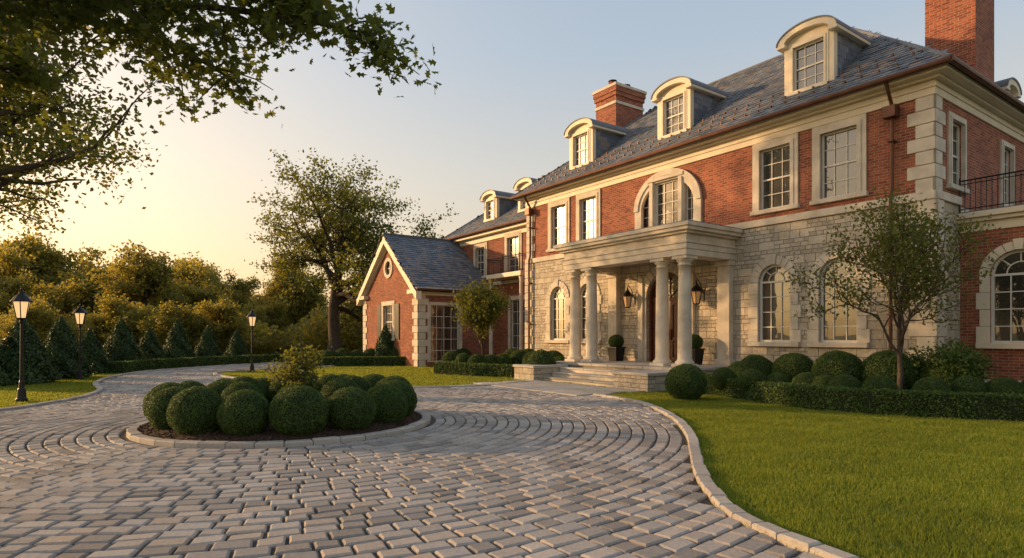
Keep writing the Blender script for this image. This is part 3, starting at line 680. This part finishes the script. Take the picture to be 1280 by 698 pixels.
def dormer(xc,yf,zb,w=1.56,hw=1.4,ww=1.0,arch=.34,depth=3,frame='F',s=1):
    if frame=='F': fr=((xc,yf,0),(1,0,0),(0,-1,0))
    else: fr=((yf,xc,0),(0,1,0),(1,0,0))
    setframe(*fr); zt=zb+hw+.3
    out=[(-w/2,zb-.3),(w/2,zb-.3)]+[(w/2*math.cos(t),zt+arch*math.sin(t)) for t in np.linspace(0,math.pi,15)]
    B['cream'].plate(out,[rect(-ww/2,ww/2,zb+.12,zb+.12+hw)],-.15,0)
    sash(0,ww,zb+.12,zb+.12+hw,3,4,dep=.1,sur=.13,sill=True,mat='cream')
    for sg in (-1,1):
        x0,x1=sorted((sg*(w/2-.002),sg*(w/2-.1))); B['lead'].bx(x0,x1,-depth,-.152,zb-.3,zt)
        x0,x1=sorted((sg*(w/2-.2),sg*(w/2+.02))); B['cream'].bx(x0,x1,-.16,.035,zb-.3,zt-.05)
        nrow=int((zt-zb+.3)/.2)
        for j in range(nrow):
            for q in range(int(depth/.28)):
                z=zb-.3+j*.2; d=-.17-q*.28-(j%2)*.14
                x0,x1=sorted((sg*(w/2-.01),sg*(w/2+.008+random.uniform(0,.01)))); B['slate'].bx(x0,x1,d-.272,d,z+.004,z+.196)
    wo=w/2+.17
    def arc(r,ry,n=16): return [(r*math.cos(t),zt-.02+ry*math.sin(t)) for t in np.linspace(0,math.pi,n+1)]
    B['cream'].plate(arc(wo,arch+.1)+arc(w/2-.06,arch-.08)[::-1],[],-.02,.2)
    B['lead'].plate(arc(wo+.03,arch+.15)+arc(wo,arch+.1)[::-1],[],-depth,.23)
    for sg in (-1,1):
        x0,x1=sorted((sg*(w/2-.1),sg*(wo+.02))); B['cream'].bx(x0,x1,-depth,.21,zt-.12,zt-.022)
for x in (-3.6,-8.9,-14.2): dormer(x,.5,9.3)
dormer(7.3,-.5,8.85,w=1.0,hw=.7,ww=.6,arch=.25,depth=1.8,frame='R')
def chimney(x0,x1,y0,y1,z0,z1,pots=2,bands=()):
    B['brick'].xyz(x0,x1,y0,y1,z0,z1)
    B['brick'].xyz(x0-.06,x1+.06,y0-.06,y1+.06,z1-.55,z1-.35); B['brick'].xyz(x0-.1,x1+.1,y0-.1,y1+.1,z1-.35,z1-.12)
    B['trim'].xyz(x0-.14,x1+.14,y0-.14,y1+.14,z1-.12,z1+.02)
    for z in bands: B['trim'].xyz(x0-.05,x1+.05,y0-.05,y1+.05,z,z+.14)
    for i in range(pots):
        t=(i+.5)/pots; B['brick'].lathe((x0+(x1-x0)*.5,y0+(y1-y0)*t,z1),[(.2,0),(.17,.3),(.2,.32),(.2,.38),(.12,.38)],12); 
        B['dark'].lathe((x0+(x1-x0)*.5,y0+(y1-y0)*t,z1),[(.22,.42),(.22,.46),(.05,.52)],12)
chimney(-16.0,-14.6,3.1,5.0,8,13.9,2,(12.95,)); chimney(-1.7,-.35,4.0,5.6,8,16,2,())
# ---- portico
setframe(*FRONT)
PX0,PX1=-12.0,-5.6
B['ashlar'].xyz(PX0,PX1,-3.05,-.07,-.05,.56)
nx=8
for i in range(nx):
    for j in range(4):
        w=(PX1-PX0+.1)/nx; x=PX0-.05+i*w; h=3.08/4; y=-3.13+j*h; B['paving'].xyz(x+.004,x+w-.004,y+.004,y+h-.004,.56,.65+random.uniform(0,.002))
for i in range(1,4):
    z=.65-.1625*i; y1=-3.13-.4*(i-1); 
    for q in range(3): x=-10.9+q*4/3; B['paving'].xyz(x+.003,x+4/3-.003,y1-.43,y1+.0+(-.003),z-.06,z)
    B['trim'].xyz(-10.9,-6.9,y1-.40,y1+.02-.003,-.02,z-.061)
for x0,x1 in ((-12.1,-10.91),(-6.89,-5.5)):
    B['ashlar'].xyz(x0,x1,-4.75,-3.14,-.05,.48); B['paving'].xyz(x0-.05,x1+.05,-4.8,-3.135,.48,.57)
def column(x,y,z0,z1,r=.225):
    h=z1-z0; B['trim'].xyz(x-.3,x+.3,y-.3,y+.3,z0,z0+.1)
    pr=[(.29,.1),(.31,.13),(.29,.18),(.25,.2),(.24,.24),(r,.28)]+[(r*(1-.16*((t)**1.8)),.28+t*(h-.28-.3)) for t in np.linspace(0,1,10)][1:]
    rt=r*.84; pr+=[(rt+.03,h-.3),(rt+.03,h-.27),(rt,h-.26),(rt,h-.2),(rt+.04,h-.17),(rt+.09,h-.1)]
    COL.lathe((x,y,z0),pr,28); B['trim'].xyz(x-.29,x+.29,y-.29,y+.29,z1-.1,z1)
COL=MB()
for x in (-6.15,-7.07,-10.5,-11.43): column(x,-2.3,.652,4.2)
for x in (-6.15,-11.43):
    B['trim'].xyz(x-.24,x+.24,-.3,-.06,.652,4.2); B['trim'].xyz(x-.3,x+.3,-.36,-.055,.652,.85); B['trim'].xyz(x-.3,x+.3,-.36,-.055,4.02,4.19)
for x in (-7.6,-10.0): B['trim'].xyz(x-.13,x+.13,-.2,-.06,.652,3.9)
ex0,ex1=-11.75,-5.83
for o,z0,z1 in ((0,4.2,4.4),(.03,4.4,4.58),(.07,4.58,4.64),(-.005,4.64,4.88),(.12,4.88,4.96),(.24,4.96,5.07),(.3,5.07,5.19)):
    B['trim'].xyz(ex0-o,ex1+o,-2.62-o,-2.02+ (0.0),z0,z1); B['trim'].xyz(ex1+o-.6-o,ex1+o,-2.02,-.07,z0,z1); B['trim'].xyz(ex0-o,ex0+.6,-2.02,-.07,z0,z1)
B['cream'].xyz(ex0+.6,ex1-.6,-2.02,-.07,4.5,4.6); B['lead'].xyz(ex0-.25,ex1+.25,-2.85,-.07,5.19,5.23)
setframe((0,-.06,0),(1,0,0),(0,-1,0))
a=-8.8; archd=archp(a,1.92,.64,3.1)
B['wood'].plate(archd,[],-.32,-.26,sides=False)
B['wood'].plate(archd,[archp(a,1.7,.66,3.1,.85)],-.26,-.12,sides=False)
B['wood'].bx(a-.85,a+.85,-.25,-.17,2.98,3.1)
B['glass'].plate(archp(a,1.6,3.12,3.13),[],-.25,-.24,sides=False)
for t in (.25,.5,.75): 
    cth,sth=math.cos(t*math.pi),math.sin(t*math.pi); B['wood'].plate([(a+.02*sth,3.1),(a-.02*sth,3.1),(a+.82*cth-.02*sth,3.1+.82*sth),(a+.82*cth+.02*sth,3.1+.82*sth)],[],-.24,-.2)
for sg in (-1,1):
    x0,x1=sorted((a+sg*.01,a+sg*.83)); B['wood'].plate(rect(x0,x1,.67,2.98),[rect(x0+.12,x1-.12,.85,1.45),rect(x0+.12,x1-.12,1.6,2.82)],-.26,-.2,sides=True)
    B['wood'].plate(rect(x0+.17,x1-.17,.9,1.4),[],-.26,-.215); B['wood'].plate(rect(x0+.17,x1-.17,1.65,2.77),[],-.26,-.215)
    B['copper'].bx(a+sg*.07-.015,a+sg*.07+.015,-.2,-.14,1.5,1.9)
nv=13
for i in range(nv):
    t0=math.pi*i/nv+.01; t1=math.pi*(i+1)/nv-.01; k=.34 if i!=nv//2 else .48
    B['trim'].plate([(a+.955*math.cos(t),3.1+.955*math.sin(t)) for t in np.linspace(t0,t1,4)]+[(a+(.955+k)*math.cos(t),3.1+(.955+k)*math.sin(t)) for t in np.linspace(t1,t0,4)],[],-.03,.07)
for sg in (-1,1):
    x0,x1=sorted((a+sg*.953,a+sg*1.08)); B['trim'].bx(x0,x1,-.03,.06,.652,3.1)
gl=MB(); bl=MB(); im=MB()
for x in (-7.15,-10.45):
    lantern(im,gl,bl,(x,-.42,2.75),1.25); im.tube([(x,-.06,3.1),(x,-.2,3.5),(x,-.4,3.66),(x,-.42,3.55)],.018,6); im.xyz(x-.07,x+.07,-.1,-.06,2.9,3.3)
MT['lampdim']=M_emit('dim_lantern_glass',(.6,.35,.15),.12)
im.obj('wall_lanterns',MT['iron'],H); gl.obj('wall_lantern_glass',MT['lampdim'],H); bl.obj('wall_lantern_bulbs',MT['lampglow'],H)
# ---- annex right
setframe((0,1.56,0),(1,0,0),(0,-1,0))
B['brick'].plate(rect(.06,9,0,4.6),[archp(1.35,1.25,1.45,3.25),archp(4.6,1.25,1.45,3.25)],-.2,0,sides=False)
for x in (1.35,4.6): archwin(x,1.25,1.45,3.25,sur=.22,mat='cream')
B['cream'].bx(.06,9,-.3,.05,4.45,4.7); B['cream'].bx(.06,9,-.3,.18,4.7,4.8); B['cream'].bx(.06,9,-.3,.28,4.8,4.95); B['lead'].bx(.06,9,-6,.2,4.95,4.99)
B['trim'].bx(.06,9,-.05,.05,0,.5)
def railing(p,q,z0,h=.85,sp=.12):
    p=Vector(p);q=Vector(q); ln=(q-p).length; n=int(ln/sp); I=B['iron']
    I.tube([(p.x,p.y,z0+h),(q.x,q.y,z0+h)],.022,6); I.tube([(p.x,p.y,z0+h-.1),(q.x,q.y,z0+h-.1)],.012,4); I.tube([(p.x,p.y,z0+.08),(q.x,q.y,z0+.08)],.014,4)
    for i in range(n+1):
        c=p.lerp(q,i/n); th=.022 if i%12==0 else .009; I.tube([(c.x,c.y,z0),(c.x,c.y,z0+h+(.08 if i%12==0 else 0))],th,4,cap=False)
railing((.1,1.4),(9,1.4),4.99)
# ---- wing
WX0=-27.0; setframe((0,1.0,0),(1,0,0),(0,-1,0))
wh=[rect(-24.0,-23.0,5.1,6.8),rect(-20.75,-19.65,5.05,7.0),rect(-20.45,-18.65,.35,3.6)]
B['brick'].plate(rect(WX0,-17.6,0,7.6),wh,-.2,0,sides=False)
sash(-23.5,1.0,5.1,6.8); sash(-20.2,1.1,5.05,7.0,2,5,mid=False,sill=False); sash(-19.55,1.8,.35,3.6,4,5,mid=False,sill=False,sur=.2)
B['cream'].bx(WX0-.05,-17.6,-.1,.05,7.1,7.4); B['cream'].bx(WX0-.3,-17.6,-.1,.35,7.4,7.6); B['trim'].bx(WX0,-17.6,-.05,.06,4.5,4.68)
B['copper'].tube([(WX0-.45,.5,7.62),(-17.7,.5,7.62)],.08,8)
B['cream'].bx(-21.4,-18.2,0,1.0,4.72,4.95); railing((-21.35,.05),(-18.25,.05),4.95,.85); railing((-21.35,.95),(-21.35,.05),4.95,.85); railing((-18.25,.95),(-18.25,.05),4.95,.85)
for x in (-21.2,-18.4): COL.lathe((x,.2,0),[(.14,0),(.12,.1),(.11,2.5),(.1,4.5),(.15,4.72)],16)
setframe(*FRONT); B['brick'].xyz(WX0,WX0+.1,1.01,9,0,7.5)
WE=7.68; WR=WE+3.6
w0=(WX0-.45,.5,WE);w1=(-15.2,.5,WE);wr0=(WX0+4.2,5,WR);wr1=(-15.0,5,WR);w3=(WX0-.45,9.5,WE)
roof_face([w0,w1,wr1,wr0]); roof_face([w3,w0,wr0]); cap(w0,wr0); cap(wr0,wr1)
for x in (-22.9,-19.5): dormer(x,1.3,8.3,w=1.3,hw=1.05,ww=.8,arch=.28,depth=2.4)
# ---- pavilion
px0,px1,pf,pb=-29.9,-22.4,-3.6,3.2; pe=4.3; pc=(px0+px1)/2; pa=7.4
setframe((0,pf,0),(1,0,0),(0,-1,0))
oc=[(pc+.42*math.cos(t),5.55+.42*math.sin(t)) for t in np.linspace(0,2*math.pi,25)[:-1]]
B['brick'].plate([(px0,0),(px1,0),(px1,pe),(pc,pa),(px0,pe)],[rect(pc-.65,pc+.65,1.5,3.4),oc],-.2,0,sides=False)
sash(pc,1.3,1.5,3.4,4,4)
for sg in (-1,1):
    x0,x1=sorted((pc+sg*.95,pc+sg*1.5)); B['iron'].bx(x0,x1,0,.05,1.45,3.45)
    for j in range(22): z=1.52+j*.088; B['iron'].bx(x0+.05,x1-.05,.05,.065,z,z+.05)
B['glass'].plate([(pc+.45*math.cos(t),5.55+.45*math.sin(t)) for t in np.linspace(0,2*math.pi,25)[:-1]],[],-.12,-.1,sides=False)
B['trim'].plate([(pc+.6*math.cos(t),5.55+.6*math.sin(t)) for t in np.linspace(0,2*math.pi,25)[:-1]],[[(pc+.4*math.cos(t),5.55+.4*math.sin(t)) for t in np.linspace(0,2*math.pi,25)[:-1]]],-.05,.06)
B['white'].bx(pc-.4,pc+.4,-.1,-.07,5.535,5.565); B['white'].bx(pc-.015,pc+.015,-.101,-.075,5.15,5.95)
quoins(px1,0,pe-.3,-1); quoins(px0,0,pe-.3,1)
sl=(pa-pe)/(pc-px0)
for sg,xe in ((-1,px0),(1,px1)):
    o=.4; th=.45
    B['cream'].plate([(xe+sg*o,pe-sl*o),(pc,pa),(pc,pa-th),(xe+sg*o,pe-sl*o-th)],[],.0,.32)
    B['cream'].plate([(xe+sg*(o-.05),pe-sl*o-.1),(pc,pa-th+.02),(pc,pa-th-.2),(xe+sg*(o-.05)-sg*.2,pe-sl*o-.32)],[],-.02,.12)
    x0,x1=sorted((xe+sg*.38,xe-sg*.75)); B['cream'].bx(x0,x1,-.02,.3,pe-.42,pe-.2)
setframe((px1,0,0),(0,1,0),(1,0,0))
B['brick'].plate(rect(pf,pb,0,pe),[rect(-2.9,-1.1,.25,3.3)],-.2,0,sides=False)
sash(-2.0,1.8,.25,3.3,4,5,mid=False,sill=False,sur=.16)
quoins(pf,0,pe-.3,1); B['cream'].bx(pf-.05,pb,-.05,.06,pe-.5,pe-.22); B['cream'].bx(pf-.3,pb,-.05,.32,pe-.22,pe-.12); 
B['copper'].tube([(px1+.42,pf-.3,pe-.22),(px1+.42,1.0,pe-.22)],.07,8)
B['brick'].plate(rect(pf,pb,0,pe),[],px0-px1-.1,px0-px1,sides=False)
o=.42; 
roof_face([(px1+o,pf-.35,pe-sl*o+.05),(px1+o,pb,pe-sl*o+.05),(pc,pb,pa+.05),(pc,pf-.35,pa+.05)])
roof_face([(px0-o,pb,pe-sl*o+.05),(px0-o,pf-.35,pe-sl*o+.05),(pc,pf-.35,pa+.05),(pc,pb,pa+.05)])
cap((pc,pf-.35,pa+.1),(pc,pb,pa+.1))
setframe(*FRONT); B['brick'].plate([(px0,0),(px1,0),(px1,pe),(pc,pa),(px0,pe)],[],-pb-.1,-pb,sides=False)
names=dict(brick='brick_walls',ashlar='stone_walls',trim='stone_trim',cream='cornices',white='window_frames',glass='window_glass',copper='gutters_and_downpipes',iron='railings_and_shutters',wood='front_door',lead='ridge_and_dormer_cladding',dark='roof_deck',slate='slate_roof',paving='porch_paving_and_steps')
for k,b in B.items():
    b.obj(names[k],MT[k],H,bevel=.01 if k in('trim','paving','cream') else 0)
cob=COL.obj('columns',MT['trim'],H)
for p in cob.data.polygons: p.use_smooth=len(p.vertices)==4
# walk (house-local)
WK=MB()
nx=7
for i in range(nx):
    for j in range(4):
        w=5.3/nx; h=.62; x=-10.9+i*w+(0 if j%2 else -.2); y=-7.2+j*h; WK.xyz(x+.004,x+w-.004,y+.004,y+h-.004,.0,.055+random.uniform(0,.003))
wk=WK.obj('stone_walkway',MT['paving']); wk.location=H.location; wk.rotation_euler=(0,0,ang)
# planters
for x in (-7.0,-10.75):
    w=Matrix.Rotation(ang,3,'Z')@Vector((x,-.75,0))+Vector((10.97,15.8,.655)); e=empty('topiary_planter',w,ang)
    mb=MB(); s0,s1=.2,.25; mb.hexa([(-s0,-s0,0),(s0,-s0,0),(s0,s0,0),(-s0,s0,0),(-s1,-s1,.5),(s1,-s1,.5),(s1,s1,.5),(-s1,s1,.5)]); mb.xyz(-.28,.28,-.28,.28,.5,.56); mb.obj('pot',MT['iron'],e,bevel=.01)
    b=ball(0,0,.3,.52,parent=e,name='boxwood')
# ------------------------------------------------------------------ light, world, camera
dv=Vector((SUN_AZ.x*math.cos(SUN_EL),SUN_AZ.y*math.cos(SUN_EL),math.sin(SUN_EL)))
w=bpy.data.worlds.new('World'); scene.world=w; w.use_nodes=True; nt=w.node_tree; bg=nt.nodes['Background']; wo=nt.nodes['World Output']
sk=nt.nodes.new('ShaderNodeTexSky'); sk.sky_type='NISHITA'; sk.sun_disc=False; sk.sun_elevation=SUN_EL; sk.sun_rotation=math.atan2(SUN_AZ.x,SUN_AZ.y)
sk.air_density=1.2; sk.dust_density=3.0; sk.ozone_density=1.0; nt.links.new(sk.outputs[0],bg.inputs[0]); bg.inputs[1].default_value=.08
# evening haze added on top of the clear-air sky
tc=N(nt,'ShaderNodeTexCoord'); nv_=N(nt,'ShaderNodeVectorMath',operation='NORMALIZE'); L(nt,tc.outputs['Generated'],nv_.inputs[0])
sp=N(nt,'ShaderNodeSeparateXYZ'); L(nt,nv_.outputs[0],sp.inputs[0])
hz=ramp(nt,sp.outputs[2],[(0,(.70,.44,.21)),(.12,(.62,.46,.31)),(.25,(.53,.475,.41)),(.42,(.37,.42,.48)),(.8,(.26,.33,.42))])
dt=N(nt,'ShaderNodeVectorMath',operation='DOT_PRODUCT'); L(nt,nv_.outputs[0],dt.inputs[0]); dt.inputs[1].default_value=tuple(dv)
gp=math_(nt,'POWER',math_(nt,'MAXIMUM',dt.outputs['Value'],0.0),3.0)
gc=mixc(nt,gp,(0.0,0.0,0.0),(.70,.36,.06))
hz2=mixc(nt,1.0,hz,gc,'ADD')
bg2=N(nt,'ShaderNodeBackground'); L(nt,hz2,bg2.inputs[0]); bg2.inputs[1].default_value=1.0
ad=N(nt,'ShaderNodeAddShader'); L(nt,bg.outputs[0],ad.inputs[0]); L(nt,bg2.outputs[0],ad.inputs[1]); L(nt,ad.outputs[0],wo.inputs[0])
sl_=bpy.data.lights.new('sun','SUN'); sl_.energy=5; sl_.angle=math.radians(.6); sl_.color=(1,.60,.28)
so=bpy.data.objects.new('sun',sl_); link(so); so.rotation_euler=dv.to_track_quat('Z','Y').to_euler()
cd=bpy.data.cameras.new('camera'); co=bpy.data.objects.new('camera',cd); link(co); co.location=(0,0,1.65); co.rotation_euler=(math.radians(90),0,0)
cd.sensor_width=36; cd.lens=36*760/1280; cd.shift_y=71/1280; cd.clip_end=2000; cd.clip_start=.1; scene.camera=co
scene.view_settings.view_transform='Standard'; scene.view_settings.look='None'; scene.view_settings.exposure=0
print('leaves',nleaf)
